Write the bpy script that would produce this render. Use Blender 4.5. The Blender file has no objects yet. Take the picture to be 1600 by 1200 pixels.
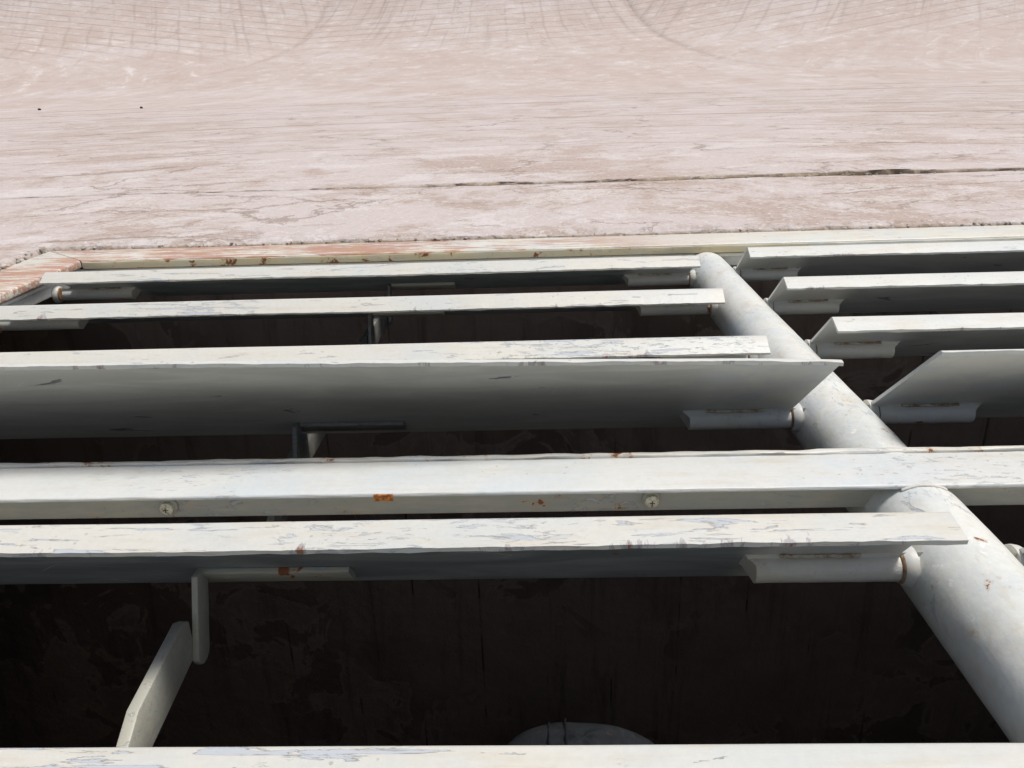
import bpy, bmesh, math, random
from mathutils import Vector, Matrix, noise

random.seed(7)
sc = bpy.context.scene
col = sc.collection
R = math.radians

def n1(x, y=0.0, z=0.0):
    return noise.noise(Vector((x, y, z)))

def fbm(x, y=0.0, z=0.0, o=4):
    return noise.fractal(Vector((x, y, z)), 1.0, 2.0, o)

# ------------------------------------------------------------------ objects
def tag(o, label=None, cat=None, group=None, kind=None):
    if label: o['label'] = label
    if cat: o['category'] = cat
    if group: o['group'] = group
    if kind: o['kind'] = kind
    return o

def empty(name, loc=(0, 0, 0), rot=(0, 0, 0)):
    o = bpy.data.objects.new(name, None)
    o.empty_display_size = .05
    o.location = loc
    o.rotation_euler = rot
    col.objects.link(o)
    return o

def build(name, bm, mat, parent=None, smooth=None):
    bmesh.ops.recalc_face_normals(bm, faces=bm.faces)
    me = bpy.data.meshes.new(name)
    bm.to_mesh(me); bm.free()
    for m in (mat if isinstance(mat, (list, tuple)) else [mat]):
        me.materials.append(m)
    if smooth is not None:
        me.shade_smooth()
        me.set_sharp_from_angle(angle=R(smooth))
    o = bpy.data.objects.new(name, me)
    col.objects.link(o)
    if parent: o.parent = parent
    return o

def extrude_profile(bm, prof, axis, a, b, n, jit=None):
    """closed 2-D profile swept along axis 'X' or 'Y' between a and b; jit(i_point, s) -> (du, dv)"""
    rings = []
    for k in range(n + 1):
        s = a + (b - a) * k / n
        ring = []
        for i, (u, v) in enumerate(prof):
            if jit:
                du, dv = jit(i, s); u2, v2 = u + du, v + dv
            else:
                u2, v2 = u, v
            ring.append(bm.verts.new((s, u2, v2) if axis == 'X' else (u2, s, v2)))
        rings.append(ring)
    m = len(prof)
    for k in range(n):
        for i in range(m):
            j = (i + 1) % m
            bm.faces.new((rings[k][i], rings[k][j], rings[k + 1][j], rings[k + 1][i]))
    bm.faces.new(rings[0]); bm.faces.new(rings[-1][::-1])
    return rings

def rrect(u0, v0, u1, v1, r, seg=3):
    """rounded rectangle outline"""
    pts = []
    for cx, cy, a0 in ((u1 - r, v1 - r, 0), (u0 + r, v1 - r, 90), (u0 + r, v0 + r, 180), (u1 - r, v0 + r, 270)):
        for k in range(seg + 1):
            a = R(a0 + 90 * k / seg)
            pts.append((cx + r * math.cos(a), cy + r * math.sin(a)))
    return pts

def circle(u, v, r, n):
    return [(u + r * math.cos(2 * math.pi * k / n), v + r * math.sin(2 * math.pi * k / n)) for k in range(n)]

def lathe(bm, prof, c, axis='X', n=20):
    """prof: list of (s, r) along the axis; c is the centre"""
    rings = []
    for s, r in prof:
        ring = []
        for k in range(n):
            a = 2 * math.pi * k / n
            p = {'X': (s, r * math.cos(a), r * math.sin(a)), 'Y': (r * math.cos(a), s, r * math.sin(a)),
                 'Z': (r * math.cos(a), r * math.sin(a), s)}[axis]
            ring.append(bm.verts.new((c[0] + p[0], c[1] + p[1], c[2] + p[2])))
        rings.append(ring)
    for a, b in zip(rings, rings[1:]):
        for k in range(n):
            j = (k + 1) % n
            bm.faces.new((a[k], a[j], b[j], b[k]))
    bm.faces.new(rings[0]); bm.faces.new(rings[-1][::-1])

# ------------------------------------------------------------------ materials
class NT:
    def __init__(s, name):
        s.m = bpy.data.materials.new(name); s.m.use_nodes = True
        s.t = s.m.node_tree; s.n = s.t.nodes; s.l = s.t.links
        s.b = s.n['Principled BSDF']
    def put(s, sock, v):
        if hasattr(v, 'node'): s.l.new(v, sock)
        elif v is not None:
            try: sock.default_value = v
            except Exception: sock.default_value = (*v, 1.0)
    def math(s, op, a, b=None, c=None, clamp=False):
        q = s.n.new('ShaderNodeMath'); q.operation = op; q.use_clamp = clamp
        s.put(q.inputs[0], a)
        if b is not None: s.put(q.inputs[1], b)
        if c is not None: s.put(q.inputs[2], c)
        return q.outputs[0]
    def vmath(s, op, a, b=None):
        q = s.n.new('ShaderNodeVectorMath'); q.operation = op
        s.put(q.inputs[0], a)
        if b is not None: s.put(q.inputs[1], b)
        return q.outputs[0]
    def coord(s, scale=(1, 1, 1), rnd=False, kind='Object'):
        tc = s.n.new('ShaderNodeTexCoord'); v = tc.outputs[kind]
        if rnd:
            oi = s.n.new('ShaderNodeObjectInfo')
            r = s.math('MULTIPLY', oi.outputs['Random'], 37.0)
            cx = s.n.new('ShaderNodeCombineXYZ')
            s.put(cx.inputs[0], r); s.put(cx.inputs[1], r); s.put(cx.inputs[2], r)
            v = s.vmath('ADD', v, cx.outputs[0])
        return s.vmath('MULTIPLY', v, scale)
    def noise(s, v, scale, detail=6, rough=.6, dist=0.0, color=False):
        q = s.n.new('ShaderNodeTexNoise')
        s.put(q.inputs['Vector'], v); q.inputs['Scale'].default_value = scale
        q.inputs['Detail'].default_value = detail; q.inputs['Roughness'].default_value = rough
        q.inputs['Distortion'].default_value = dist
        return q.outputs['Color' if color else 'Fac']
    def vor(s, v, scale, feature='DISTANCE_TO_EDGE', out='Distance'):
        q = s.n.new('ShaderNodeTexVoronoi'); q.feature = feature
        s.put(q.inputs['Vector'], v); q.inputs['Scale'].default_value = scale
        return q.outputs[out]
    def step(s, v, lo, hi, a=0.0, b=1.0):
        q = s.n.new('ShaderNodeMapRange'); q.interpolation_type = 'SMOOTHSTEP'
        s.put(q.inputs[0], v); s.put(q.inputs[1], lo); s.put(q.inputs[2], hi)
        q.inputs[3].default_value = a; q.inputs[4].default_value = b
        return q.outputs[0]
    def mix(s, f, a, b, mode='MIX'):
        q = s.n.new('ShaderNodeMix'); q.data_type = 'RGBA'; q.blend_type = mode
        s.put(q.inputs[0], f)
        for i, v in ((6, a), (7, b)):
            if hasattr(v, 'node'): s.l.new(v, q.inputs[i])
            else: q.inputs[i].default_value = (*v, 1.0)
        return q.outputs[2]
    def sep(s, v):
        q = s.n.new('ShaderNodeSeparateXYZ'); s.put(q.inputs[0], v); return q.outputs
    def comb(s, x, y, z):
        q = s.n.new('ShaderNodeCombineXYZ')
        for i, v in enumerate((x, y, z)): s.put(q.inputs[i], v)
        return q.outputs[0]
    def bump(s, h, strength, dist):
        q = s.n.new('ShaderNodeBump'); s.put(q.inputs['Height'], h)
        q.inputs['Strength'].default_value = strength; q.inputs['Distance'].default_value = dist
        s.l.new(q.outputs[0], s.b.inputs['Normal'])
    def done(s, c, rough=.8, spec=.3):
        s.put(s.b.inputs['Base Color'], c); s.put(s.b.inputs['Roughness'], rough)
        s.b.inputs['Specular IOR Level'].default_value = spec
        return s.m

def paint(name, base=(.74, .735, .70), cool=(.60, .66, .70), peel=.60, rust=.705, axis=(1, 6, 6), flood=0.0, under=(.42, .46, .51),
          rnd=True, rough=.42, chips=False, scuff=False):
    """old white gloss paint on steel: cool blotches, flaking layers, rust specks"""
    k = NT(name)
    v = k.coord((1, 1, 1), rnd)
    vs = k.coord(axis, rnd)
    blot = k.step(k.noise(v, 5, 6, .65), .42, .66)
    c = k.mix(k.math('MULTIPLY', blot, .75), base, cool)
    grime = k.noise(vs, 9, 7, .7)
    c = k.mix(k.step(grime, .47, .72, 0, .55), c, (.55, .49, .38))
    fine = k.noise(v, 160, 3, .6)
    c = k.mix(k.step(fine, .35, .7, .0, .12), c, (.45, .42, .36))
    # flaking: crisp long islands that show an older bluish coat
    fl = k.noise(vs, 14, 9, .62, .6)
    zone = k.noise(v, 3.2, 3, .5)
    fm = k.step(k.math('ADD', fl, k.math('MULTIPLY', zone, .25)), peel + .125, peel + .14)
    c = k.mix(k.math('MULTIPLY', fm, .8), c, under)
    f2 = k.noise(k.coord((axis[0] * 1.6, axis[1] * .8, axis[2] * .8), rnd), 30, 8, .66, .5)
    fm2 = k.math('MULTIPLY', k.step(f2, .585, .60), k.step(k.noise(v, 3.1, 5, .65), .53, .60))
    c = k.mix(k.math('MULTIPLY', fm2, .6), c, under)
    rim2 = k.math('MULTIPLY', k.math('SUBTRACT', k.step(f2, .572, .583), k.step(f2, .585, .60), clamp=True), k.step(k.noise(v, 3.1, 5, .65), .53, .60))
    c = k.mix(k.math('MULTIPLY', rim2, .45), c, (.25, .22, .20))
    fm = k.math('MAXIMUM', fm, fm2)
    rim = k.math('SUBTRACT', k.step(k.math('ADD', fl, k.math('MULTIPLY', zone, .25)), peel + .113, peel + .123), fm, clamp=True)
    c = k.mix(k.math('MULTIPLY', rim, .5), c, (.30, .26, .22))
    if scuff:
        b2 = k.noise(v, 17, 9, .72, .5)
        c = k.mix(k.step(b2, .50, .62, 0, .4), c, (.52, .575, .60))
        b3 = k.noise(k.vmath('MULTIPLY', v, (1, .4, 1)), 42, 7, .75)
        c = k.mix(k.step(b3, .56, .66, 0, .5), c, (.58, .54, .45))
        b4 = k.noise(v, 55, 6, .75)
        c = k.mix(k.math('MULTIPLY', k.step(b4, .60, .66), k.step(k.noise(v, 4, 3), .45, .58)), c, (.80, .80, .78))
    # dents of dirt, pin holes and scratches
    pin = k.step(k.vor(v, 85, 'F1'), .16, .10)
    c = k.mix(k.math('MULTIPLY', k.math('MULTIPLY', pin, k.step(k.noise(v, 6, 4), .48, .60)), .6), c, (.33, .28, .21))
    scr = k.noise(k.vmath('MULTIPLY', v, (5, 90, 90)) if axis[0] <= 1 else k.vmath('MULTIPLY', v, (70, 9, 70)), 1.0, 5, .75)
    c = k.mix(k.step(scr, .60, .72, 0, .35), c, (.42, .42, .40))
    if chips:
        at = k.n.new('ShaderNodeAttribute'); at.attribute_name = 'lip'
        ch = k.math('ADD', k.noise(k.coord((1, .3, .3), rnd), 26, 8, .72), k.math('MULTIPLY', at.outputs['Fac'], .115))
        c = k.mix(k.step(ch, .69, .71, 0, .8), c, (.33, .31, .32))
        c = k.mix(k.step(ch, .745, .76), c, (.27, .14, .085))
    # rust
    rn = k.noise(v, 24, 8, .68, .4)
    rz = k.noise(v, 2.1, 2, .5)
    rsum = k.math('ADD', rn, k.math('MULTIPLY', k.math('SUBTRACT', rz, .5), .25))
    halo = k.step(rsum, rust - .05, rust, 0, .45)
    c = k.mix(halo, c, (.52, .34, .18))
    rm = k.step(rsum, rust, rust + .015)
    c = k.mix(rm, c, (.23, .085, .035))
    if flood:
        X = k.sep(k.coord())[0]
        side = k.step(X, .55, -.15)
        fr = k.noise(k.coord((1, 10, 10)), 9, 10, .80, .3)
        fmk = k.math('MULTIPLY', k.step(k.math('ADD', fr, k.math('MULTIPLY', k.math('SUBTRACT', k.noise(v, 3.0, 4, .6), .5), .5)), flood, flood + .06), side)
        c = k.mix(k.math('MULTIPLY', fmk, .82), c, (.40, .175, .115))
        fr2 = k.noise(vs, 13, 8, .7)
        c = k.mix(k.math('MULTIPLY', k.step(fr2, .50, .66, 0, .6), side), c, (.50, .345, .15))
    h = k.math('ADD', k.math('MULTIPLY', fm, -.6), k.math('ADD', k.math('MULTIPLY', grime, .5), k.math('MULTIPLY', fine, .22)))
    h = k.math('ADD', h, k.math('MULTIPLY', rm, .6))
    k.bump(h, .6, .0018)
    rr = k.math('ADD', rough, k.math('MULTIPLY', k.math('ADD', rm, k.math('MULTIPLY', fm, .4)), .4), clamp=True)
    return k.done(c, rr, .4)

M_pipe = paint('tube_paint', base=(.70, .705, .66), cool=(.55, .61, .615), peel=.655, rust=.645, axis=(3, 2, 3), under=(.48, .55, .61), rnd=False, scuff=True)
M_frame = paint('frame_paint', base=(.67, .655, .58), cool=(.61, .645, .63), peel=.66, rust=.69, axis=(1, 5, 5), flood=.455, rnd=False)
M_bar = paint('crossbar_paint', base=(.63, .64, .62), cool=(.54, .60, .63), peel=.72, rust=.69, rnd=False)
M_slat = paint('slat_paint', base=(.61, .60, .545), cool=(.54, .57, .56), peel=.605, rust=.735, axis=(1, 9, 9), under=(.43, .47, .52), chips=True)
M_slat_clean = paint('slat_paint_sound', chips=True, base=(.62, .625, .585), cool=(.55, .585, .575), peel=.69, rust=.76)
def mat_face(name, slate, worn):
    """slate grey coat on the faces of the slats; their ends were touched up white round the welded stubs"""
    k = NT(name); v = k.coord((1, 1, 1), True); P = k.sep(k.coord())
    sm = k.noise(k.coord((1.2, 5, 5), True), 4.5, 8, .68, .8)
    c = k.mix(k.step(sm, .38, .66), slate, worn)
    pt = k.noise(k.coord((1, 3, 3), True), 9, 7, .6, .5)
    c = k.mix(k.step(pt, .66, .68, 0, .8), c, (.085, .10, .115))
    sc_ = k.noise(k.coord((1, 14, 14), True), 7, 6, .7)
    c = k.mix(k.step(sc_, .70, .78, 0, .6), c, (.52, .54, .53))
    sv = k.vmath('ADD', k.vmath('MULTIPLY', k.coord((1, 1, 1), True), (16, 60, 60)), k.vmath('MULTIPLY', k.noise(v, 3, 2, .5, color=True), (9, 9, 9)))
    sx = k.vor(sv, .35)
    c = k.mix(k.math('MULTIPLY', k.step(sx, .010, .003), k.step(k.noise(v, 7, 3), .56, .64, 0, .55)), c, (.60, .62, .60))
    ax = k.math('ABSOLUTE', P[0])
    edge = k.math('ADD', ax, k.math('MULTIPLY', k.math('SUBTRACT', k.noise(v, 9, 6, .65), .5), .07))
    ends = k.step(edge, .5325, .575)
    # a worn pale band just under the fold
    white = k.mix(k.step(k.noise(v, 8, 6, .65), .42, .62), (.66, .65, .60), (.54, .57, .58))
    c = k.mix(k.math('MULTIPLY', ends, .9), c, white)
    rn = k.noise(v, 20, 8, .7)
    c = k.mix(k.step(rn, .70, .72), c, (.24, .10, .05))
    k.bump(k.math('ADD', sm, k.math('MULTIPLY', pt, .5)), .25, .0015)
    return k.done(c, .5, .35)
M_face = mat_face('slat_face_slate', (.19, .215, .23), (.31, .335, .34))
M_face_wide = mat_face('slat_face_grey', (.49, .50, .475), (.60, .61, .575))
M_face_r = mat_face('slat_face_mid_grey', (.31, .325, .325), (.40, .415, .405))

M_galv = paint('stub_paint', base=(.60, .59, .53), cool=(.52, .54, .55), peel=.72, rust=.68, axis=(2, 3, 3))
M_lever_shaded = paint('lever_paint_shaded', base=(.17, .17, .155), cool=(.13, .14, .14), peel=.74, rust=.80, under=(.10, .10, .11))  # darker copy of the lever paint; shade under the slats put into the colour
M_edge = paint('edge_strip_paint', base=(.64, .62, .56), cool=(.52, .55, .55), peel=.64, rust=.60, axis=(1, 6, 6), rnd=False)
M_lever = paint('lever_paint', base=(.40, .40, .34), cool=(.30, .32, .31), peel=.70, rust=.655)
M_web_shaded = paint('web_paint_shaded', base=(.37, .37, .325), cool=(.33, .345, .335), peel=.74, rust=.655)  # dirtier grey, with the shade below the cap lip put into the colour

def mat_weld():
    k = NT('weld_rust'); v = k.coord()
    c = k.mix(k.step(k.noise(v, 70, 6, .7), .45, .62), (.50, .455, .36), (.27, .17, .09))
    k.bump(k.noise(v, 120, 4), .5, .002)
    return k.done(c, .8)
M_weld = mat_weld()
def mat_gap():
    k = NT('gap_rust'); v = k.coord()
    return k.done(k.mix(k.step(k.noise(v, 60, 5, .7), .4, .6), (.20, .11, .06), (.36, .29, .20)), .9, .2)
M_gap = mat_gap()

def mat_bolt():
    k = NT('bolt_zinc'); v = k.coord()
    c = k.mix(k.step(k.noise(v, 180, 5, .7), .45, .62), (.66, .65, .52), (.40, .34, .24))
    k.b.inputs['Metallic'].default_value = .25
    return k.done(c, .5, .5)
M_bolt = mat_bolt()

def mat_slot():
    k = NT('bolt_recess'); return k.done((.10, .08, .06), .8)
M_slot = mat_slot()

PALE = (.525, .470, .452); TAN = (.425, .350, .310)

def mat_ground():
    k = NT('weathered_concrete')
    v = k.coord()
    P = k.sep(v)
    warp = k.noise(v, 1.4, 5, .6, color=True)
    vw = k.vmath('ADD', v, k.vmath('MULTIPLY', k.vmath('SUBTRACT', warp, (.5, .5, .5)), (.5, .5, 0)))
    big = k.noise(v, .5, 6, .62)
    mid = k.noise(vw, 1.9, 9, .66)
    fine = k.noise(vw, 14, 10, .78)
    f = k.math('ADD', k.math('ADD', k.math('MULTIPLY', big, .40), k.math('MULTIPLY', mid, .42)), k.math('MULTIPLY', fine, .30))
    tan_m = k.step(f, .535, .605)
    c = k.mix(tan_m, PALE, TAN)
    # wide faint tone patches, rose and grey
    c = k.mix(k.step(k.noise(v, .22, 3, .5), .4, .65, 0, .35), c, (.52, .435, .41))
    # laitance: crisp whitish islands
    lai = k.noise(vw, 3.1, 10, .70, .3)
    c = k.mix(k.step(k.math('ADD', lai, k.math('MULTIPLY', k.math('SUBTRACT', fine, .5), .25)), .53, .56, 0, .55), c, (.63, .59, .575))
    # exposed grit inside the tan areas
    grit = k.noise(v, 75, 6, .8)
    c = k.mix(k.math('MULTIPLY', k.step(grit, .50, .60), k.step(tan_m, .2, .9, .28, .75)), c, (.33, .25, .19))
    c = k.mix(k.step(k.noise(v, 60, 3, .7), .60, .66, 0, .6), c, (.70, .66, .63))
    spots = k.step(k.vor(k.vmath('MULTIPLY', v, (1, 1, 1)), 11, 'F1'), .075, .045)
    spz = k.step(k.noise(v, 2.2, 3), .52, .60)
    c = k.mix(k.math('MULTIPLY', k.math('MULTIPLY', spots, spz), .6), c, (.22, .17, .13))
    # trowel / pour arcs that run round the basin
    dx = k.math('ADD', P[0], .8); dy = k.math('ADD', P[1], 1.5)
    rad = k.math('SQRT', k.math('ADD', k.math('MULTIPLY', dx, dx), k.math('MULTIPLY', dy, dy)))
    wob = k.math('MULTIPLY', k.math('SUBTRACT', k.noise(v, .9, 6, .65), .5), .22)
    rad = k.math('ADD', rad, wob)
    st = k.noise(k.comb(k.math('MULTIPLY', rad, 7.0), k.math('MULTIPLY', P[0], .25), 0), 1.0, 6, .7)
    farz = k.step(P[1], 3.2, 5.5)
    c = k.mix(k.math('MULTIPLY', k.step(st, .55, .75, 0, .2), farz), c, (.48, .385, .33))
    c = k.mix(k.math('MULTIPLY', k.step(st, .45, .30, 0, .5), farz), c, (.62, .58, .56))
    c = k.mix(k.math('MULTIPLY', farz, .35), c, (.485, .422, .400))
    jn = None
    for r0, w in ((8.35, .045), (5.95, .012), (7.1, .016), (9.6, .03), (11.2, .06), (13.1, .08), (14.9, .10)):
        d = k.math('ABSOLUTE', k.math('SUBTRACT', rad, r0))
        j = k.step(d, w, w * .35)
        jn = j if jn is None else k.math('MAXIMUM', jn, j)
    jn = k.math('MULTIPLY', jn, k.step(k.noise(v, 1.3, 4, .6), .36, .56, .1, 1))
    c = k.mix(k.math('MULTIPLY', jn, .8), c, (.25, .18, .13))
    # crazing cracks
    cw = k.vmath('ADD', k.vmath('MULTIPLY', v, (.75, 1.5, 1)), k.vmath('MULTIPLY', k.noise(v, 2.6, 7, .7, color=True), (.55, .55, 0)))
    e = k.vor(cw, 1.15)
    ck = k.step(e, .013, .004)
    ckz = k.step(k.noise(v, 1.1, 4), .44, .54)
    ck = k.math('MULTIPLY', ck, ckz)
    e2 = k.vor(k.vmath('ADD', cw, (3.3, 7.1, 0)), 2.7)
    ck2 = k.math('MULTIPLY', k.step(e2, .016, .005), k.step(k.noise(v, 1.4, 3, .5), .52, .58))
    ck = k.math('MAXIMUM', ck, k.math('MULTIPLY', ck2, .8))
    c = k.mix(k.math('MULTIPLY', ck, .62), c, (.25, .185, .145))
    # dark dirt packed in the open joint (geometry) : colour attribute
    at = k.n.new('ShaderNodeAttribute'); at.attribute_name = 'dirt_and_crease'
    dn = k.noise(v, 30, 6, .7)
    dm = k.math('MULTIPLY', at.outputs['Fac'], k.step(dn, .3, .6, .25, 1))
    c = k.mix(k.step(dm, 0, .6), c, (.30, .235, .155))
    c = k.mix(k.step(dm, .55, 1), c, (.12, .085, .05))
    h = k.math('ADD', k.math('MULTIPLY', mid, .5), k.math('MULTIPLY', grit, .22))
    h = k.math('ADD', h, k.math('MULTIPLY', k.step(lai, .53, .575), .25))
    h = k.math('SUBTRACT', h, k.math('MULTIPLY', k.math('MAXIMUM', ck, jn), .9))
    k.bump(h, .55, .006)
    return k.done(c, .9, .2)
M_ground = mat_ground()

def mat_bank():
    k = NT('board_marked_concrete')
    v = k.coord()
    uvn = k.n.new('ShaderNodeUVMap'); uvn.uv_map = 'courses'
    U = k.sep(uvn.outputs[0])
    cw = .152
    wob = k.math('MULTIPLY', k.math('SUBTRACT', k.noise(v, .5, 4), .5), .10)
    cv = k.math('ADD', k.math('DIVIDE', U[1], cw), wob)
    fr = k.math('FRACT', cv); row = k.math('FLOOR', cv)
    line = k.math('MAXIMUM', k.step(fr, .16, .03), k.step(fr, .90, .985))
    wn = k.n.new('ShaderNodeTexWhiteNoise'); wn.noise_dimensions = '2D'
    brd = k.math('FLOOR', k.math('ADD', k.math('DIVIDE', U[0], 1.7), k.math('MULTIPLY', row, .37)))
    k.put(wn.inputs['Vector'], k.comb(row, brd, 0))
    tone = wn.outputs['Value']
    big = k.noise(v, .35, 5, .6)
    uvs = k.comb(k.math('MULTIPLY', U[0], .9), k.math('MULTIPLY', U[1], 6.0), 0)
    streak = k.noise(uvs, 1.6, 8, .7)
    c = k.mix(k.step(big, .38, .64), PALE, (.475, .405, .372))
    c = k.mix(k.math('MULTIPLY', tone, .5), c, (.46, .38, .335))
    c = k.mix(k.step(streak, .5, .72, 0, .45), c, (.38, .30, .26))
    c = k.mix(k.step(streak, .46, .30, 0, .6), c, (.70, .665, .65))
    fz = k.noise(k.vmath('MULTIPLY', v, (1.0, .8, 2.0)), 3.2, 10, .78, .3)
    c = k.mix(k.step(fz, .50, .62, 0, .6), c, (.43, .345, .295))
    c = k.mix(k.step(fz, .46, .36, 0, .5), c, (.62, .58, .56))
    ez = k.vor(k.vmath('ADD', k.vmath('MULTIPLY', v, (.35, .35, .2)), k.vmath('MULTIPLY', k.noise(v, 1.2, 6, .7, color=True), (.4, .4, 0))), .9)
    c = k.mix(k.math('MULTIPLY', k.step(ez, .014, .004), k.step(k.noise(v, .5, 3), .50, .58, 0, .3)), c, (.30, .23, .19))
    lz = k.step(k.sep(v)[2], .55, 1.35)
    lf = k.math('MULTIPLY', k.math('MULTIPLY', line, k.step(k.noise(uvs, 3.0, 5, .6), .32, .6, .25, .9)), lz)
    c = k.mix(k.math('MULTIPLY', lf, .72), c, (.35, .285, .245))
    # run-off streaks down the face
    ds = k.noise(k.comb(k.math('MULTIPLY', U[0], 3.2), k.math('MULTIPLY', U[1], .28), 3.0), 1.0, 7, .72)
    dz = k.math('MULTIPLY', k.step(k.sep(v)[2], .6, 1.8), k.step(k.noise(v, .3, 3), .42, .58, .25, 1))
    c = k.mix(k.math('MULTIPLY', k.step(ds, .50, .70, 0, .7), dz), c, (.30, .26, .225))
    # panel joints down the slope
    pj = k.math('FRACT', k.math('DIVIDE', k.math('ADD', U[0], k.math('MULTIPLY', k.math('SUBTRACT', k.noise(v, .7, 3, .5), .5), .22)), .61))
    pl = k.math('MAXIMUM', k.step(pj, .11, .02), k.step(pj, .90, .98))
    pz = k.math('MULTIPLY', k.step(k.noise(k.comb(k.math('MULTIPLY', U[0], .9), k.math('MULTIPLY', U[1], 1.6), 9.0), 1.0, 5, .65), .42, .56), lz)
    c = k.mix(k.math('MULTIPLY', k.math('MULTIPLY', pl, .42), pz), c, (.34, .28, .245))
    at = k.n.new('ShaderNodeAttribute'); at.attribute_name = 'dirt_and_crease'
    c = k.mix(k.math('MULTIPLY', at.outputs['Fac'], k.step(k.noise(v, 1.5, 4), .3, .6, .5, 1)), c, (.22, .155, .12))
    h = k.math('ADD', k.math('MULTIPLY', lf, -.6), k.math('MULTIPLY', streak, .4))
    k.bump(h, .5, .03)
    return k.done(c, .9, .2)
M_bank = mat_bank()

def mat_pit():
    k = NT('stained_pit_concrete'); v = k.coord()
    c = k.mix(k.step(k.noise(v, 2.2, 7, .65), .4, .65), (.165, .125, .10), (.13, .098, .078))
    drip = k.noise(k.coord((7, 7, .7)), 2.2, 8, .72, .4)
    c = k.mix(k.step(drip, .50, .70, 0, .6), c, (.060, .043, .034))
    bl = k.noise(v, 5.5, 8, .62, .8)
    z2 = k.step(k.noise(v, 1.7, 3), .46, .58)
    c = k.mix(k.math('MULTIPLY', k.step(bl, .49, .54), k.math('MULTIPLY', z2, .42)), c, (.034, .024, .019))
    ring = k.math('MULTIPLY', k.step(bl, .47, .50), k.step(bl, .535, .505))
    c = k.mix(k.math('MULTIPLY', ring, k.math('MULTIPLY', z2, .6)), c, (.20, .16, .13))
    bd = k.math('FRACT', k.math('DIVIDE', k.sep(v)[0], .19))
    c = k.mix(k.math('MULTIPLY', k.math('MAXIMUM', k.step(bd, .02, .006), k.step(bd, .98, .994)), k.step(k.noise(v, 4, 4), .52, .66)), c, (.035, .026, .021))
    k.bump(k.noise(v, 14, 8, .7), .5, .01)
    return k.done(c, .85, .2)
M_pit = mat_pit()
def mat_pit_floor():
    k = NT('dark_pit_floor'); v = k.coord()
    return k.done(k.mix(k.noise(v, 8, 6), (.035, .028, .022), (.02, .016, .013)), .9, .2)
M_pit_floor = mat_pit_floor()  # unseen pit floor, coloured near black to cut light bouncing in the pit

def mat_cloth():
    k = NT('grey_canvas'); v = k.coord()
    w = k.math('MULTIPLY', k.math('SINE', k.math('MULTIPLY', k.sep(v)[0], 900)), k.math('SINE', k.math('MULTIPLY', k.sep(v)[2], 900)))
    c = k.mix(k.step(k.noise(v, 12, 6, .65), .4, .65), (.085, .095, .107), (.06, .067, .076))
    st = k.step(k.noise(k.coord((6, 6, 25)), 3, 5, .7), .60, .66, 0, .6)
    c = k.mix(st, c, (.30, .19, .12))
    k.bump(w, .3, .001)
    return k.done(c, .95, .1)
M_cloth = mat_cloth()
def mat_thread():
    k = NT('dark_thread'); return k.done((.05, .05, .055), .9)
M_thread = mat_thread()
def mat_stone():
    k = NT('loose_stone'); v = k.coord()
    c = k.mix(k.step(k.noise(v, 40, 5, .7), .4, .62), (.55, .50, .45), (.30, .27, .24))
    c = k.mix(k.step(k.noise(v, 9, 3), .5, .6, 0, .8), c, (.24, .215, .19))
    return k.done(c, .9, .2)
M_stone = mat_stone()
def mat_pebble():
    k = NT('dark_pebble'); v = k.coord()
    return k.done(k.mix(k.noise(v, 30, 4), (.10, .07, .06), (.05, .04, .035)), .9, .2)
M_pebble = mat_pebble()

# ------------------------------------------------------------------ numbers
GZ = .020            # ground
FZ = .008            # top of the frame rails
PX, PZ, PR = .3885, -.0582, .0485     # tube
FX0, FX1 = -1.235, 1.985              # outer frame
FXi0, FXi1 = -1.088, 1.838
FY1, FYi1 = 1.972, 1.846
FY0, FYi0 = .02, .13
PIV = -.047

# ------------------------------------------------------------------ ground
def crack_y(x):
    return 2.872 + .012 * x * -.6 + .022 * fbm(x * 1.1, 3.3) + .010 * fbm(x * 6, 1.7) + .004 * n1(x * 30, 5)
def hole_jit(s, seed):
    return .0065 * fbm(s * 4, seed) + .0055 * fbm(s * 22, seed + 9) + .004 * max(0, n1(s * 55, seed))

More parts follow.
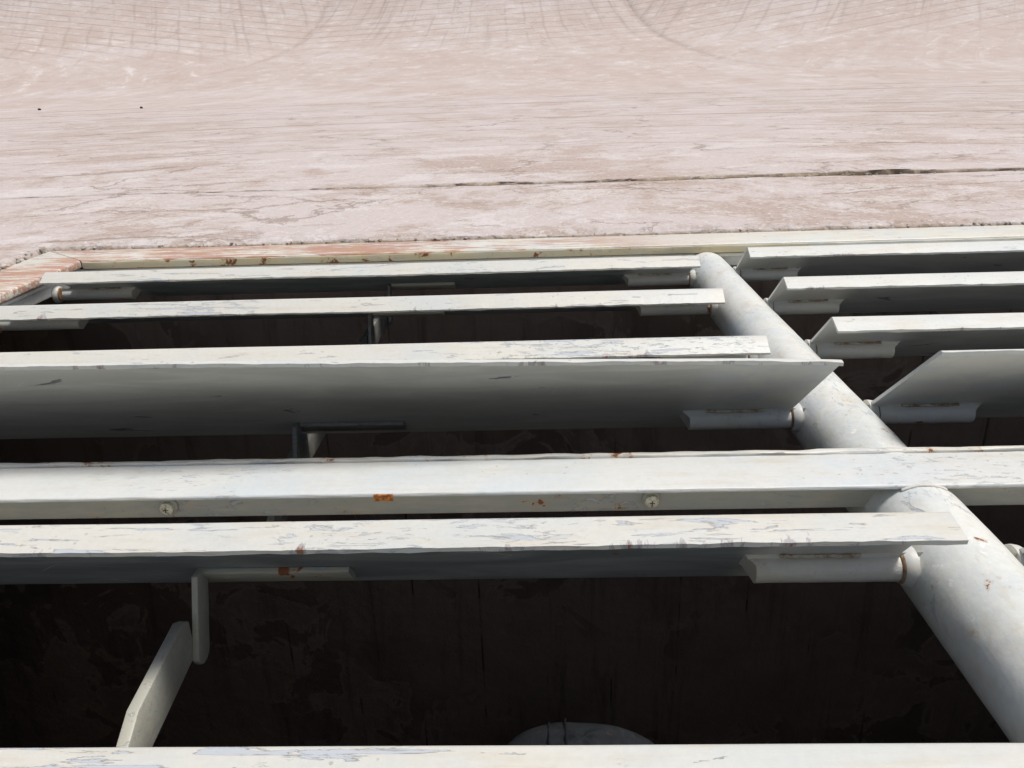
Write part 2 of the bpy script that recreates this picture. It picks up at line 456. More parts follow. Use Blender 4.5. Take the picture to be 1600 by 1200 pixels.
def ground():
    bm = bmesh.new()
    dl = bm.verts.layers.float.new('dirt_and_crease')
    HX0, HX1, HY0, HY1 = FX0 - .010, FX1 + .010, FY0 - .010, FY1 + .012
    xs = [-70, -40, -22, -14, -10, -8, -6.5, -5.4, -4.6, -4]
    x = -4
    while x < HX0 - .03: x += .045; xs.append(x)
    xs[-1] = HX0
    n = 300
    xs += [HX0 + (HX1 - HX0) * k / n for k in range(1, n + 1)]
    x = HX1
    while x < 4.2: x += .045; xs.append(x)
    xs += [4.8, 5.6, 7, 9, 12, 16, 24, 42, 70]
    ys = [-60, -30, -14, -7, -3.5, -1.8, -.9, -.4, -.15, HY0]
    n2 = 170
    ys += [HY0 + (HY1 - HY0) * k / n2 for k in range(1, n2 + 1)]
    # offsets that follow the joint: marked with a tuple
    rows = [(y, None) for y in ys]
    for y in (2.01, 2.05, 2.10, 2.17, 2.25, 2.35, 2.45, 2.55, 2.65, 2.72): rows.append((y, None))
    for o in (-.07, -.03, -.012, -.005, 0.0, .003, .006, .012, .03, .07): rows.append((2.872, o))
    for y in (3.05, 3.2, 3.4, 3.7, 4, 4.5, 5, 5.6, 6.3, 7, 8, 9, 10, 11, 12.5): rows.append((y, None))
    grid = []
    for y, off in rows:
        line = []
        for x in xs:
            px, py, pz, d = x, y, GZ, 0.0
            if off is not None:
                xc = max(-4.5, min(4.8, x))
                py = crack_y(xc) + off + .012 * fbm(xc * 14, off * 60 + 3) * (1 if abs(off) < .013 else .3)
                op = .5 + 1.1 * max(0, min(1, (xc + .9) / 1.6))          # the joint opens to the right
                op *= .75 + .7 * max(0, fbm(xc * 2.2, 8))
                hole = math.exp(-((xc - 1.17) / .13) ** 2) + .55 * math.exp(-((xc - 1.78) / .10) ** 2)
                chip = max(0, fbm(xc * 9, 4.4)) 
                if off == 0.0: pz = GZ - .010 * op - .03 * hole; d = min(1, .5 * op + hole); py -= .010 * hole
                elif off == .003: pz = GZ - .02 * hole; d = min(1, .55 * op + hole)
                elif off == .006: pz = GZ + .006 * op + .003 * chip; d = .30 * op; py += .020 * chip * op + .006 * hole
                elif off == .012: pz = GZ + .0085 * op; d = .10 * op; py += .026 * chip * op
                elif off == -.005: pz = GZ - .0015 * op - .004 * hole; d = .25 * op * op + .3 * hole; py -= .012 * hole
                elif off == -.012: d = .05 * op; py -= .008 * hole
                elif off > .012: pz = GZ + .008 * op * (1 - off / .09)
            if abs(px) < 4 and off is None and 1.95 < y < 4:
                pz += .0022 * fbm(px * 2.3, py * 2.3, 2)
            # ragged mouth round the frame
            if abs(y - HY1) < 1e-6 and HX0 <= x <= HX1: py += hole_jit(x, 1); pz -= min(.0105, max(.001, .0052 + .008 * fbm(x * 1.7, 6) + .003 * fbm(x * 12, 2) + .004 * math.exp(-((x - .2) / .5) ** 2)))
            if abs(y - HY0) < 1e-6 and HX0 <= x <= HX1: py -= hole_jit(x, 2)
            if abs(x - HX0) < 1e-6 and HY0 <= y <= HY1: px -= hole_jit(y, 3); pz -= .001
            if abs(x - HX1) < 1e-6 and HY0 <= y <= HY1: px += hole_jit(y, 4)
            v = bm.verts.new((px, py, pz)); v[dl] = max(0, min(1, d))
            line.append(v)
        grid.append(line)
    for j in range(len(rows) - 1):
        for i in range(len(xs) - 1):
            inx = HX0 - 1e-6 <= xs[i] and xs[i + 1] <= HX1 + 1e-6
            iny = rows[j][1] is None and rows[j + 1][1] is None and HY0 - 1e-6 <= rows[j][0] and rows[j + 1][0] <= HY1 + 1e-6
            if inx and iny: continue
            bm.faces.new((grid[j][i], grid[j][i + 1], grid[j + 1][i + 1], grid[j + 1][i]))
    bmesh.ops.delete(bm, geom=[v for v in bm.verts if not v.link_faces], context='VERTS')
    # broken edge down to the bed of the frame
    edge = [e for e in bm.edges if e.is_boundary and all(HX0 - .05 < v.co.x < HX1 + .05 and HY0 - .05 < v.co.y < HY1 + .05 for v in e.verts)]
    low = {}
    for e in edge:
        for v in e.verts:
            if v not in low:
                cx, cy = v.co.x, v.co.y
                w = bm.verts.new((cx, cy, -.012)); 
                ox = .02 if cx < HX0 + .02 else (-.02 if cx > HX1 - .02 else 0)
                oy = .02 if cy < HY0 + .02 else (-.02 if cy > HY1 - .02 else 0)
                mid = bm.verts.new((cx + ox * .25 * (1 + n1(cx * 40, cy * 40)), cy + oy * .25 * (1 + n1(cx * 50, cy * 50)), GZ - .011))
                w.co.x += ox; w.co.y += oy
                w[dl] = .7; mid[dl] = .45; low[v] = (mid, w)
    for e in edge:
        a, b = e.verts
        bm.faces.new((a, b, low[b][0], low[a][0]))
        bm.faces.new((low[a][0], low[b][0], low[b][1], low[a][1]))
    tag(build('ground', bm, M_ground), kind='structure')
ground()

# far concrete slope: an apron that curves up into board-marked faces
PROF = [(12.5, GZ), (14, .06), (16, .16), (18, .36), (20, .66), (22, 1.02), (23.5, 1.44), (25, 2.05), (26.5, 2.95), (28, 4.2), (29.5, 5.9), (31, 8.2)]
def prof(y):
    if y <= PROF[0][0]: return PROF[0][1]
    if y >= PROF[-1][0]: return PROF[-1][1] + (y - PROF[-1][0]) * 1.6
    for i in range(len(PROF) - 1):
        (y0, z0), (y1, z1) = PROF[i], PROF[i + 1]
        if y0 <= y <= y1:
            def sl(j):
                a = PROF[max(0, j - 1)]; b = PROF[min(len(PROF) - 1, j + 1)]
                return (b[1] - a[1]) / (b[0] - a[0])
            h = y1 - y0; t = (y - y0) / h
            m0 = sl(i) if i else 0.0; m1 = sl(i + 1)
            return ((2 * t**3 - 3 * t**2 + 1) * z0 + (t**3 - 2 * t**2 + t) * h * m0 + (-2 * t**3 + 3 * t**2) * z1 + (t**3 - t**2) * h * m1)
def interp(tab, y):
    if y <= tab[0][0]: return tab[0][1] + (y - tab[0][0]) * (tab[1][1] - tab[0][1]) / (tab[1][0] - tab[0][0])
    for (y0, a), (y1, b) in zip(tab, tab[1:]):
        if y <= y1: return a + (b - a) * (y - y0) / (y1 - y0)
    return tab[-1][1] + (y - tab[-1][0]) * .15 * (1 if tab[-1][1] < 0 else -1)
CREASE_L = [(15, -12.0), (16.5, -9.6), (18, -7.9), (20, -6.75), (22, -6.3), (24, -6.05), (26, -5.95)]
CREASE_R = [(15, 7.4), (16.5, 5.4), (18, 4.25), (20, 3.65), (22, 3.2), (24, 2.8), (26, 2.45)]

def bank():
    bm = bmesh.new()
    dl = bm.verts.layers.float.new('dirt_and_crease')
    uvl = bm.loops.layers.uv.new('courses')
    ys = [12.5 + .18 * k for k in range(int(20 / .18))]
    # columns stay on the two creases: parameter p in left | centre | right
    NL, NC, NR = 60, 46, 60
    vuv = {}
    grid = []
    for y in ys:
        xl, xr = interp(CREASE_L, y), interp(CREASE_R, y)
        rowv = []
        cols = [('L', -((k / NL) ** 2.0) ) for k in range(NL, 0, -1)] + [('C', k / NC) for k in range(NC + 1)] + [('R', (k / NR) ** 2.0) for k in range(1, NR + 1)]
        amp = max(0.0, min(1.0, (y - 15) / 4))
        for s, p in cols:
            if s == 'L': x = xl + p * 60; dist = xl - x
            elif s == 'R': x = xr + p * 60; dist = x - xr
            else: x = xl + (xr - xl) * p; dist = 0
            k = .12 if s == 'L' else .12
            z = prof(y + amp * k * min(dist, 30))
            # a soft roll where the faces meet
            near = min(abs(x - xl), abs(x - xr))
            rid = math.exp(-(near / .10) ** 2) * amp
            z -= .025 * rid
            z += .02 * fbm(x * .5, y * .5, 7) * amp
            v = bm.verts.new((x, y, z)); v[dl] = .30 * math.exp(-(near / .09) ** 2) * max(0, min(1, (y - 17) / 3)) * (1 if s != 'C' else .8)  # mask for a darker brown line along the two creases
            if y < 12.6: v.co.z = GZ
            sl = .155 * dist if s == 'L' else (.10 * dist if s == 'R' else 0)
            # course height, tilted by camera roll and side slopes read from the image
            vuv[v] = (x + (.35 * (y - 22) if s == 'L' else (-.45 * (y - 22) if s == 'R' else (x + 1.6) * .05 * (y - 20))), z - .0345 * x - sl)
            rowv.append(v)
        grid.append(rowv)
    for j in range(len(ys) - 1):
        for i in range(len(grid[0]) - 1):
            f = bm.faces.new((grid[j][i], grid[j][i + 1], grid[j + 1][i + 1], grid[j + 1][i]))
            for l in f.loops: l[uvl].uv = vuv[l.vert]
    o = build('slope', bm, M_bank, smooth=25)
    tag(o, kind='structure')
bank()

# ------------------------------------------------------------------ pit
def pit():
    bm = bmesh.new()
    x0, x1, y0, y1, z0, z1 = FXi0 - .95, FXi1 + .6, FYi0 - .05, FYi1 + .055, -1.70, -.02
    def face(a, b, c, d): bm.faces.new([bm.verts.new(p) for p in (a, b, c, d)])
    t = .12
    # four walls with thickness
    for (a0, b0, a1, b1) in ((x0 - t, y1, x1 + t, y1 + t), (x0 - t, y0 - t, x1 + t, y0), (x0 - t, y0, x0, y1), (x1, y0, x1 + t, y1)):
        r = bmesh.ops.create_cube(bm, size=1, matrix=Matrix.Translation(((a0 + a1) / 2, (b0 + b1) / 2, (z0 + z1) / 2)) @ Matrix.Diagonal((a1 - a0, b1 - b0, z1 - z0, 1)))
    tag(build('pit_wall', bm, M_pit), 'dark brown stained concrete wall lining the pit below the slats', 'pit wall')
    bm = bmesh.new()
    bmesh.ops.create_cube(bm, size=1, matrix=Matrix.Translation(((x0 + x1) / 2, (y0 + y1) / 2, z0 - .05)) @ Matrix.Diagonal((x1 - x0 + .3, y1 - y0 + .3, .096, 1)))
    tag(build('pit_floor', bm, M_pit_floor), kind='structure')
pit()

# ------------------------------------------------------------------ frame
frame = tag(empty('louvre_framework', (0, 0, 0)), 'peeling white steel frame with thick tube and bolted crossbar set into concrete', 'frame')

def mitred(name, axis, a0, a1, u0, u1, m0, m1, top, bot, rad=.004, mat=M_frame):
    """rail with a rounded profile; its ends are cut at 45 degrees (m0, m1: sign of the shift per unit of u)"""
    bm = bmesh.new()
    prof_ = rrect(u0, bot, u1, top, rad)
    n = 140
    rings = extrude_profile(bm, prof_, axis, 0, 1, n, lambda i, s: (.0006 * n1(s * 90, i * .3), .0007 * n1(s * 120, i * .3, 4)))
    for k, ring in enumerate(rings):
        t = k / n
        for v in ring:
            u = v.co.y if axis == 'X' else v.co.x
            s = (a0 + m0 * (u - u0)) * (1 - t) + (a1 + m1 * (u - u0)) * t
            if axis == 'X': v.co.x = s
            else: v.co.y = s
    return build(name, bm, mat, frame, 40)

g = .0022
mitred('far_rail', 'X', FXi0 + g, FXi1 - g, FYi1, FY1, -(FXi0 - FX0) / (FY1 - FYi1), (FX1 - FXi1) / (FY1 - FYi1), FZ, -.010)
mitred('near_rail', 'X', FX0 + g, FX1 - g, FY0, FYi0, (FXi0 - FX0) / (FYi0 - FY0), -(FX1 - FXi1) / (FYi0 - FY0), FZ, -.010)
mitred('side_rail', 'Y', FY0 + g, FY1 - g, FX0, FXi0, (FYi0 - FY0) / (FXi0 - FX0), -(FY1 - FYi1) / (FXi0 - FX0), FZ + .0006, -.010)
mitred('side_rail', 'Y', FYi0 + g, FYi1 - g, FXi1, FX1, -(FYi0 - FY0) / (FX1 - FXi1), (FY1 - FYi1) / (FX1 - FXi1), FZ + .0006, -.010)

def inner(name, axis, a, b, u0, u1, top, bot, mat=M_bar, rad=.003):
    bm = bmesh.new()
    extrude_profile(bm, rrect(u0, bot, u1, top, rad), axis, a, b, 90, lambda i, s: (.0006 * n1(s * 60, i * .3), .0005 * n1(s * 90, i * .3, 4)))
    return build(name, bm, mat, frame, 40)
# stepped lining under the rails
M_lip = paint('lip_paint', base=(.60, .515, .32), cool=(.62, .585, .45), peel=.72, rust=.615, axis=(1, 4, 4), rnd=False)
M_lip_clean = paint('lip_paint_sound', base=(.66, .65, .56), cool=(.60, .63, .58), peel=.72, rust=.69, axis=(1, 4, 4), rnd=False)
def lip_rail(a, b, m):
    inner('rail_lip', 'X', a, b, FYi1 - .0032, FYi1 - .0003, .0040, -.0120, m, .001)
lip_rail(FXi0 + .004, .62, M_lip); lip_rail(.6205, FXi1 - .004, M_lip_clean)
inner('lining_strip', 'X', FXi0 - .006, FXi1 + .006, FYi1 + .0012, FYi1 + .030, -.0140, -.0235, M_lip_clean)
inner('lining_strip', 'Y', FYi0, FYi1 + .006, FXi0 - .030, FXi0 - .007, -.0125, -.022)
inner('lining_plate', 'X', FXi0 - .012, FXi1 + .012, FYi1 + .014, FYi1 + .022, -.0242, -.048)
inner('lining_plate', 'Y', FYi0, FYi1 + .013, FXi0 - .022, FXi0 - .014, -.0225, -.048)
inner('lining_plate', 'Y', FYi0, FYi1 + .013, FXi1 + .014, FXi1 + .022, -.0225, -.048)
for x in (-.86, -.52, -.06, .22, .9, 1.4):
    bm = bmesh.new()
    extrude_profile(bm, [(FYi1 + .002, -.0240), (FYi1 + .0138, -.0240), (FYi1 + .0138, -.041), (FYi1 + .005, -.036)], 'X', x - .014, x + .014, 4)
    build('lining_tab', bm, M_bar, frame)

# tube that splits the two bays
bm = bmesh.new()
NR_, NS = 40, 200
rings = []
for k in range(NS + 1):
    y = FYi0 - .03 + (FYi1 + .004 - (FYi0 - .03)) * k / NS
    ring = []
    for i in range(NR_):
        a = 2 * math.pi * i / NR_
        r = PR + .0009 * fbm(y * 5, math.cos(a) * 1.2, math.sin(a) * 1.2) + .0004 * n1(y * 40, a * 5)
        ring.append(bm.verts.new((PX + r * math.cos(a), y, PZ + r * math.sin(a))))
    rings.append(ring)
for a, b in zip(rings, rings[1:]):
    for i in range(NR_):
        j = (i + 1) % NR_
        bm.faces.new((a[i], a[j], b[j], b[i]))
bm.faces.new(rings[0]); bm.faces.new(rings[-1][::-1])
build('tube', bm, M_pipe, frame, 40)

# crossbar: flat cap, deep web behind, ridge along the far edge
CT = -.0095
bm = bmesh.new()
extrude_profile(bm, rrect(.7325, CT - .0055, .806, CT, .0025, 4), 'X', FXi0 + .003, FXi1 - .003, 220,
                lambda i, s: (.0007 * n1(s * 50, i * .4), .0005 * n1(s * 70, i * .4, 3)))
bar = build('crossbar', bm, M_bar, frame, 40)
def sub(name, bm, mat, parent, smooth=40):
    return build(name, bm, mat, parent, smooth)
bm = bmesh.new()
extrude_profile(bm, rrect(.8072, CT - .012, .8145, CT + .0022, .002), 'X', FXi0 + .003, FXi1 - .003, 300,
                lambda i, s: (.0013 * fbm(s * 16, i * .2), .0014 * fbm(s * 22, i * .2, 3)))
sub('edge_strip', bm, M_edge, bar)
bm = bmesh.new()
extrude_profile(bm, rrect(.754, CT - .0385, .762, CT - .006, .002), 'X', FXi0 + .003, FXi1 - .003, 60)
web = sub('web', bm, M_web_shaded, bar)
for x in (-.409, .1145):
    bm = bmesh.new()
    z = -.0325
    lathe(bm, [(-.0022, .0076), (-.0066, .0073), (-.0082, .0052), (-.0087, .0018)], (x, .7520, z), 'Y', 20)
    bolt = sub('bolt', bm, M_bolt, bar)
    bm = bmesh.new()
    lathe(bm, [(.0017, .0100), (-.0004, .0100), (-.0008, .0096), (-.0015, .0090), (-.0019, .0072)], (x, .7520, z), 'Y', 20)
    sub('washer', bm, M_web_shaded, bar)
    bm = bmesh.new()
    for w, h in ((.0055, .0010), (.0010, .0055)):
        bmesh.ops.create_cube(bm, size=1, matrix=Matrix.Translation((x, .7431 if w > h else .74305, z)) @ Matrix.Diagonal((w, .0006, h, 1)))
    sub('bolt_recess', bm, M_slot, bar, None)
for y, dy in ((.7318, -1), (.8150, 1)):
    bm = bmesh.new(); prev = None
    for q in range(31):
        a = R(90 + (28 if dy < 0 else 34) * (1 - 2 * q / 30))
        c_ = Vector((PX + (PR + .0006) * math.cos(a), y + .0006 * n1(q * .9, y * 50), PZ + (PR + .0006) * math.sin(a)))
        rr = .0026 * (.8 + .45 * abs(n1(q * .7, y * 30)))
        ring = [bm.verts.new((c_.x, c_.y + rr * math.cos(t), c_.z + rr * .6 * math.sin(t))) for t in [k_ * math.pi / 4 for k_ in range(8)]]
        if prev:
            for i in range(8): bm.faces.new((prev[i], prev[(i + 1) % 8], ring[(i + 1) % 8], ring[i]))
        prev = ring
    sub('weld_seam', bm, M_edge, bar)
# rust flake that hangs on the lip
bm = bmesh.new()
extrude_profile(bm, rrect(.7307, CT - .0085, .733, CT - .001, .0008), 'X', -.178, -.158, 6, lambda i, s: (.0006 * n1(s * 400, i), .0006 * n1(s * 300, i, 2)))
k = NT('orange_rust'); v = k.coord()
M_orange = k.done(k.mix(k.step(k.noise(v, 200, 4), .4, .6), (.55, .20, .04), (.20, .07, .03)), .9)
sub('rust_flake', bm, M_orange, bar)

# ------------------------------------------------------------------ slats
L = 1.385
def arc_profile(w, fl, bend, t, back=.034, lip=None):
    """outline (y, z) of a folded slat: plate along -y, flange folded down at the tip"""
    r = .006
    top = [(back, 0)]
    b = R(bend)
    tip = -w
    d = r * math.tan(b / 2)
    top.append((tip + d, 0))
    cx, cz = tip + d, -r
    for k in range(1, 5):
        a = b * k / 4
        top.append((cx - r * math.sin(a), cz + r * math.cos(a)))
    ex, ez = top[-1]
    dx, dz = -math.cos(b), -math.sin(b)
    L2 = fl - d
    for q in (.5, 1.0): top.append((ex + dx * L2 * q, ez + dz * L2 * q))
    bot = []
    for i, (y, z) in enumerate(top):
        if i == 0: nx, nz = 0, -1
        elif i == 1: nx, nz = 0, -1
        elif i <= 5:
            a = b * (i - 1) / 4; nx, nz = math.sin(a), -math.cos(a)
        else: nx, nz = math.sin(b), -math.cos(b)
        bot.append((y + nx * t, z + nz * t))
    top = [(y, z + .0125) for y, z in top]; bot = [(y, z + .0125) for y, z in bot]
    return top, bot

def slat_mesh(w, fl, bend, t=.0045, wavy=.0012, seed=0.0, back=.058, taper=0.0):
    bm = bmesh.new()
    top, bot = arc_profile(w, fl, bend, t, back)
    prof_ = top + bot[::-1]
    m = len(top)
    tips = {m - 1, m}
    def jit(i, s):
        j = i if i < m else 2 * m - 1 - i
        q = j / (m - 1)
        cut = -.050 * max(0, (abs(s) - (L / 2 - .022)) / .022) if j == 0 else 0
        dy = wavy * .7 * fbm(s * 2.2 + seed, .3) * q
        dz = wavy * fbm(s * 1.6 + seed, 4.1) * (.4 + q)
        if i in tips:
            dy += .0009 * fbm(s * 30 + seed, i) ; dz += .0011 * fbm(s * 26 + seed, i + 3)
        if taper and j > 0:
            dy -= taper * max(0, min(1, (L / 2 - s) / .72)) ** .8
        return dy + cut, dz
    lp = bm.verts.layers.float.new('lip')
    rings = extrude_profile(bm, prof_, 'X', -L / 2, L / 2, 240, jit)
    for ring in rings:
        for i in (m - 1, m): ring[i][lp] = 1.0
    bm.faces.ensure_lookup_table()
    # underside of the plate takes the second coat (not the fold's lip, the rims or the ends)
    np_ = len(prof_)
    for k in range(240):
        for i in range(m, np_ - 1):
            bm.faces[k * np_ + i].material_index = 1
    return bm

def stub_mesh(sgn):
    """round pivot bar welded under the slat, running out past its end"""
    bm = bmesh.new()
    x_in, x_out = sgn * (L / 2 - .134), sgn * (L / 2 + .026)
    cz, r = 0.0, .0138
    pr = []
    for k in range(15):
        a = R(25 - 230 * k / 14)
        pr.append((r * math.cos(a), cz + r * math.sin(a)))
    pr += [(-.0165, .0084), (.0140, .0084)]
    rings = extrude_profile(bm, pr, 'X', x_in, x_out, 24, lambda i, s: (.0005 * n1(s * 60, i * .5), .0005 * n1(s * 60, i * .5, 5)))
    for v in rings[0]:
        q = (v.co.z - .0084) / -.024
        v.co.x -= sgn * .010 * max(0, 1 - q * 2.6)
    return bm

def make_slat(name, w, fl, bend, mat, face, seed, lever, back=.058, taper=0.0):
    root = empty(name)
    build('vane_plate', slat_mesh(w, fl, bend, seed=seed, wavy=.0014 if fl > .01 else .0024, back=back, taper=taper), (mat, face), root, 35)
    for s in (-1, 1):
        st = build('pivot_stub', stub_mesh(s), M_galv, root, 45)
        bm = bmesh.new()
        c = s * (L / 2 - .075)
        extrude_profile(bm, circle(-.0162, .0062, .0019, 8), 'X', c - .037, c + .037, 40, lambda i, q: (.0011 * n1(q * 130, i * .3) - .0016 * (1 if abs(abs(q - c) - .034) < .004 else 0), .0009 * n1(q * 120, i * .3, 2)))
        build('weld_bead', bm, M_weld, st, 60)
    if lever:
        # strap under the plate, bent down into an arm
        bm = bmesh.new()
        pts = [(.152, 0), (.02, 0), (.006, -.003), (.001, -.010), (0, -.02)]
        y0, y1 = .004, .034
        z = .0078
        outer = [(x, z + zz) for x, zz in pts]
        # flat strap
        extrude_profile(bm, rrect(y0, z - .0062, y1, z, .0015, 2), 'X', .026, .172, 12)
        build('lever_strap', bm, M_lever_shaded if taper else M_lever, root, 40)
        root['lever'] = 1
    return root

def lever_arm(root, ang, mat):
    """the hanging arm keeps vertical: undo the tilt of its slat"""
    bm = bmesh.new()
    pr = [(-.010, .004), (.017, .004)] + [(-.026 + .0145 * math.cos(a), -.068 + .0145 * math.sin(a)) for a in [R(-10 - 160 * k / 8) for k in range(9)]]
    extrude_profile(bm, pr, 'X', .0225, .029, 2)
    o = build('lever_arm', bm, mat, root, 40)
    bmesh_bevel(o)
    return o
def bmesh_bevel(o, w=.0014):
    bm = bmesh.new(); bm.from_mesh(o.data)
    bmesh.ops.bevel(bm, geom=[e for e in bm.edges if e.calc_length() > .002 and e.calc_face_angle(0) > .6], offset=w, segments=2, affect='EDGES', profile=.5)
    bm.to_mesh(o.data); bm.free()
    o.data.shade_smooth(); o.data.set_sharp_from_angle(angle=R(40))

def children(o): return [c for c in bpy.data.objects if c.parent == o]
def copy_tree(o, parent=None):
    c = o.copy(); col.objects.link(c)
    if parent: c.parent = parent
    for ch in children(o): copy_tree(ch, c)
    return c

XL, XR = -.3625, 1.1295
GROUP_L, GROUP_R = 'slats of the left bay', 'slats of the right bay'
proto = make_slat('louvre_vane', .120, .034, 62, M_slat, M_face, 0.0, True)
proto_r = make_slat('louvre_vane', .120, .034, 62, M_slat_clean, M_face_r, 5.0, False)
wide = make_slat('louvre_vane', .204, .007, 50, M_slat_clean, M_face_wide, 9.0, True, .070, .042)
wide_r = make_slat('louvre_vane', .212, .005, 50, M_slat_clean, M_face_wide, 14.0, False)

left = [  # y, tilt, proto, label
    (1.745, 32, 'narrow white slat tucked against the rusty far rail of the frame, left of the tube'),
    (1.518, 27, 'white slat second from the rusty far rail, left of the tube'),
    (1.222, 30.5, 'white slat directly behind the big upturned grey slat, left of the tube'),
    (.645, 50, 'bright white slat with flaking paint in front of the bolted crossbar'),
    (.385, 57, 'nearest slat, only its pale top edge showing along the bottom of the picture'),
]
right = [
    (1.765, 37, 'farthest slat right of the tube, against the clean white far rail'),
    (1.503, 38, 'second slat from the far rail right of the tube, folded white edge over grey face'),
    (1.25, 39, 'third slat right of the tube, just behind the wide flat grey one'),
    (.645, 42, 'slat in front of the crossbar right of the tube, only its stub corner showing'),
    (.385, 57, 'unseen slat right of the tube, added nearest the viewer to block light'),  # out of view; added to keep light out of the pit
]
arms = []
first = True
for y, a, lab in left:
    o = proto if first else copy_tree(proto)
    first = False
    o.location = (XL, y, PIV); o.rotation_euler = (-R(a), 0, 0)
    tag(o, lab, 'slat', GROUP_L); arms.append((o, a))
first = True
for y, a, lab in right:
    o = proto_r if first else copy_tree(proto_r)
    first = False
    o.location = (XR, y, PIV); o.rotation_euler = (-R(a), 0, 0)
    tag(o, lab, 'slat', GROUP_R)
wide.location = (XL, .988, PIV); wide.rotation_euler = (-R(39), 0, 0)
tag(wide, 'wide upturned slat with shaded grey face and rusty lip, left of the tube', 'slat', GROUP_L); arms.append((wide, 39))
wide_r.location = (XR, .995, PIV); wide_r.rotation_euler = (-R(39.5), 0, 0)
tag(wide_r, 'wide flat grey slat with slanting end right of the tube, behind the crossbar', 'slat', GROUP_R)

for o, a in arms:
    arm = lever_arm(o, a, M_lever_shaded if o.location.y > .9 else M_lever)
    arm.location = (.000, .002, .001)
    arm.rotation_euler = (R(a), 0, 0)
    if 'lever' in o: del o['lever']
for o in (proto_r, wide_r): pass

# bushings on the frame where the stubs enter
def bushing(x, y, sgn):
    bm = bmesh.new()
    lathe(bm, [(0, .0195), (sgn * .003, .0195), (sgn * .008, .0185), (sgn * .011, .0165)], (x, y, -.047), 'X', 24)
    bs = build('bushing', bm, M_galv, frame, 40)
    bm = bmesh.new()
    lathe(bm, [(sgn * .0112, .0164), (sgn * .0122, .0160), (sgn * .0134, .0148)], (x, y, -.047), 'X', 24)
    build('rust_ring', bm, M_gap, bs, 40)
for y, y2 in ((1.745, 1.765), (1.518, 1.503), (1.222, 1.25), (.988, .995), (.645, .645), (.385, .385)):
    bushing(PX - .0455, y, -1)
    bushing(PX + .0455, y2, 1)
    bushing(FXi0 - .0135, y, 1)

# ------------------------------------------------------------------ tie bars
def tie_bar(path, x, label, mat=None, slew=0.0):
    bm = bmesh.new()
    h, t = .046, .011
    rings = []
    y_0 = path[0][0]
    for y, z in path:
        xx = x + slew * (y_0 - y)
        rings.append([bm.verts.new(p) for p in ((xx - t / 2, y, z), (xx + t / 2, y, z), (xx + t / 2, y, z - h), (xx - t / 2, y, z - h))])
    for a, b in zip(rings, rings[1:]):
        for i in range(4):
            j = (i + 1) % 4
            bm.faces.new((a[i], a[j], b[j], b[i]))
    bm.faces.new(rings[0]); bm.faces.new(rings[-1][::-1])
    o = build('tie_bar', bm, mat or M_lever)
    bmesh_bevel(o, .002)
    tag(o, label, 'tie bar')
    return o
tie_bar([(.618, -.080), (.606, -.073), (.497, -.074), (.475, -.083), (.34, -.14), (.30, -.16)], XL + .0205 - .0038,
        'short painted link bar slanting down from the lever of the flaking white slat', slew=.075)
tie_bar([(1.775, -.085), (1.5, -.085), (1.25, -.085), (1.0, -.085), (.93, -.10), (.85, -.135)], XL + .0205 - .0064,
        'long dark link bar running under the slats behind the crossbar', M_lever_shaded)

# ------------------------------------------------------------------ cloth sack in the pit
def sack():
    root = tag(empty('cloth_sack', (.085, 1.60, -1.697)), 'rounded grey canvas sack with dark stitching, deep in the pit behind the nearest slat', 'sack')
    bm = bmesh.new()
    bmesh.ops.create_uvsphere(bm, u_segments=64, v_segments=40, radius=1)
    H = .47
    for v in bm.verts:
        p = v.co.copy()
        z = p.z
        s = (1 - abs(z) ** 3.0) ** .42 if abs(z) < 1 else 0
        rad = math.hypot(p.x, p.y) or 1
        a = math.atan2(p.y, p.x)
        top = (max(z, -.9) + 1) / 2
        wx = .30 * (1 - .12 * top) ; wy = .20 * (1 - .12 * top)
        if z > 0: s = math.sqrt(max(0, 1 - z ** 2.2))
        else: s = (1 - abs(z) ** 6) ** .5
        fold = 1 + .035 * n1(a * 1.6, z * 2) + .025 * fbm(math.cos(a) * 2, math.sin(a) * 2, z * 3)
        v.co = Vector((math.cos(a) * s * wx * fold, math.sin(a) * s * wy * fold, (z + 1) / 2 * H * (1 + .04 * n1(a, z))))
        if z < -.93: v.co.z = 0
    build('cloth', bm, M_cloth, root, 180)
    # two stitched seams over the top
    for x in (-.085, -.040):
        bm = bmesh.new()
        pts = []
        for k in range(41):
            ph = R(12 + 156 * k / 40)
            q = math.sqrt(max(0, 1 - (x / .264) ** 2))
            pts.append((x + .004 * n1(k * .4), -math.cos(ph) * .178 * q * 1.06, H * (.5 + .515 * math.sin(ph) * q)))
        prev = None
        for p in pts:
            ring = [bm.verts.new((p[0] + .0035 * math.cos(t), p[1], p[2] + .0035 * math.sin(t))) for t in (0, 1.57, 3.14, 4.71)]
            if prev:
                for i in range(4): bm.faces.new((prev[i], prev[(i + 1) % 4], ring[(i + 1) % 4], ring[i]))
            prev = ring
        build('seam', bm, M_thread, root)
sack()

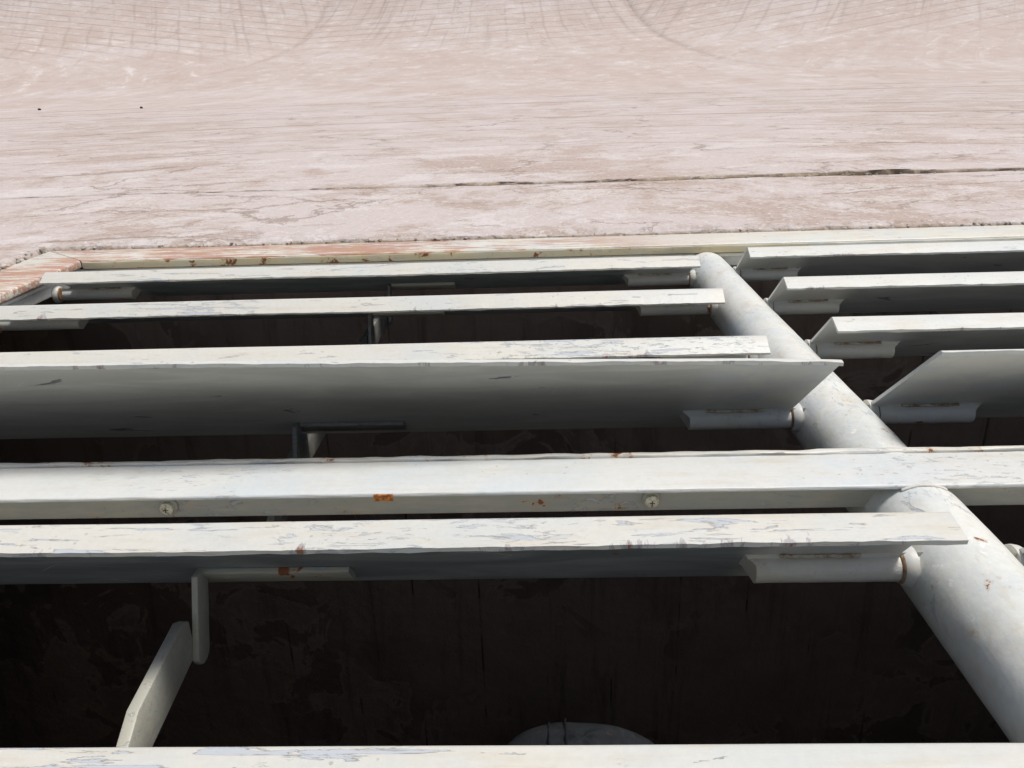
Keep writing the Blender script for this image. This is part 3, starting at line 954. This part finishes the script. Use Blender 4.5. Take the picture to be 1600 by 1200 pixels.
# ------------------------------------------------------------------ rubble and pebbles
def rock(bm, c, r, flat=.6):
    res = bmesh.ops.create_icosphere(bm, subdivisions=1, radius=1)
    rot = Matrix.Rotation(random.uniform(0, 6.28), 3, 'Z') @ Matrix.Rotation(random.uniform(-.4, .4), 3, 'X')
    sx, sy = random.uniform(.7, 1.5), random.uniform(.6, 1.1)
    for v in res['verts']:
        p = v.co * (1 + random.uniform(-.28, .22))
        p = rot @ Vector((p.x * sx, p.y * sy, p.z * flat))
        v.co = Vector(c) + p * r
bm = bmesh.new()
for _ in range(260):
    x = random.choice((random.uniform(-1.2, -.2), random.uniform(-.2, 1.95), random.uniform(1.0, 1.9)))
    r = random.uniform(.0022, .006) * (1.25 if x > 1.2 else 1)
    rock(bm, (x, FY1 + random.uniform(.001, .014), FZ + random.uniform(-.004, .005)), r)
for _ in range(170):
    y = random.uniform(1.35, 1.99)
    rock(bm, (FX0 - random.uniform(-.004, .030), y, random.uniform(.004, GZ)), random.uniform(.0025, .0075))
for _ in range(7):
    rock(bm, (random.uniform(1.45, 1.95), FY1 + random.uniform(.006, .014), FZ + .004), random.uniform(.010, .016), .7)
for _ in range(40):
    x = random.uniform(.2, 2.2)
    rock(bm, (x, crack_y(x) + random.uniform(-.03, .004), GZ + .001), random.uniform(.002, .006))
tag(build('rubble', bm, M_stone), kind='stuff')

def pebble(c, r, label):
    bm = bmesh.new()
    res = bmesh.ops.create_icosphere(bm, subdivisions=3, radius=1)
    for v in bm.verts:
        v.co = Vector((v.co.x * 1.15, v.co.y, v.co.z * .75)) * (1 + .25 * fbm(*(v.co * 1.4), 3)) * r
    o = build('pebble', bm, M_pebble, smooth=60)
    o.location = c
    tag(o, label, 'pebble', 'dark pebbles on the concrete')
pebble((-7.75, 13.0, .040), .022, 'small dark pebble on pale concrete, nearest the left edge')
pebble((-5.85, 12.4, .034), .019, 'small dark pebble on pale concrete, right one of the pair')

# ------------------------------------------------------------------ light, sky, camera
w = bpy.data.worlds.new('World'); sc.world = w; w.use_nodes = True
nt = w.node_tree
sky = nt.nodes.new('ShaderNodeTexSky'); sky.sky_type = 'NISHITA'; sky.sun_disc = False
EL, AZ = 70, 84          # azimuth clockwise from +Y (away from the viewer)
sky.sun_elevation = R(EL); sky.sun_rotation = R(AZ)
sky.air_density = 1.0; sky.dust_density = 4.0; sky.ozone_density = .6
bg = nt.nodes['Background']
nt.links.new(sky.outputs[0], bg.inputs[0]); bg.inputs[1].default_value = .075
sun = bpy.data.lights.new('sun', 'SUN'); sun.energy = 2.7; sun.angle = R(17); sun.color = (1, .97, .925)
so = bpy.data.objects.new('sun', sun); col.objects.link(so)
d = Vector((math.sin(R(AZ)) * math.cos(R(EL)), math.cos(R(AZ)) * math.cos(R(EL)), math.sin(R(EL))))
so.rotation_euler = d.to_track_quat('Z', 'Y').to_euler()

f = 1250.0
cam = bpy.data.cameras.new('camera'); cam.sensor_width = 36; cam.lens = f / 1600 * 36; cam.clip_start = .01; cam.clip_end = 500
co = bpy.data.objects.new('camera', cam); col.objects.link(co); sc.camera = co
dY = Vector((36, 495, -f)).normalized()
dX = Vector((1, .0205, .0369)); dX = (dX - dX.dot(dY) * dY).normalized()
dZ = dX.cross(dY)
Rm = Matrix((dX, dY, dZ))          # rows: world axes seen from the camera
co.matrix_world = Matrix.Translation((0, 0, .40)) @ Rm.to_4x4()

sc.view_settings.view_transform = 'Standard'; sc.view_settings.look = 'None'
sc.view_settings.exposure = .25; sc.view_settings.gamma = 1
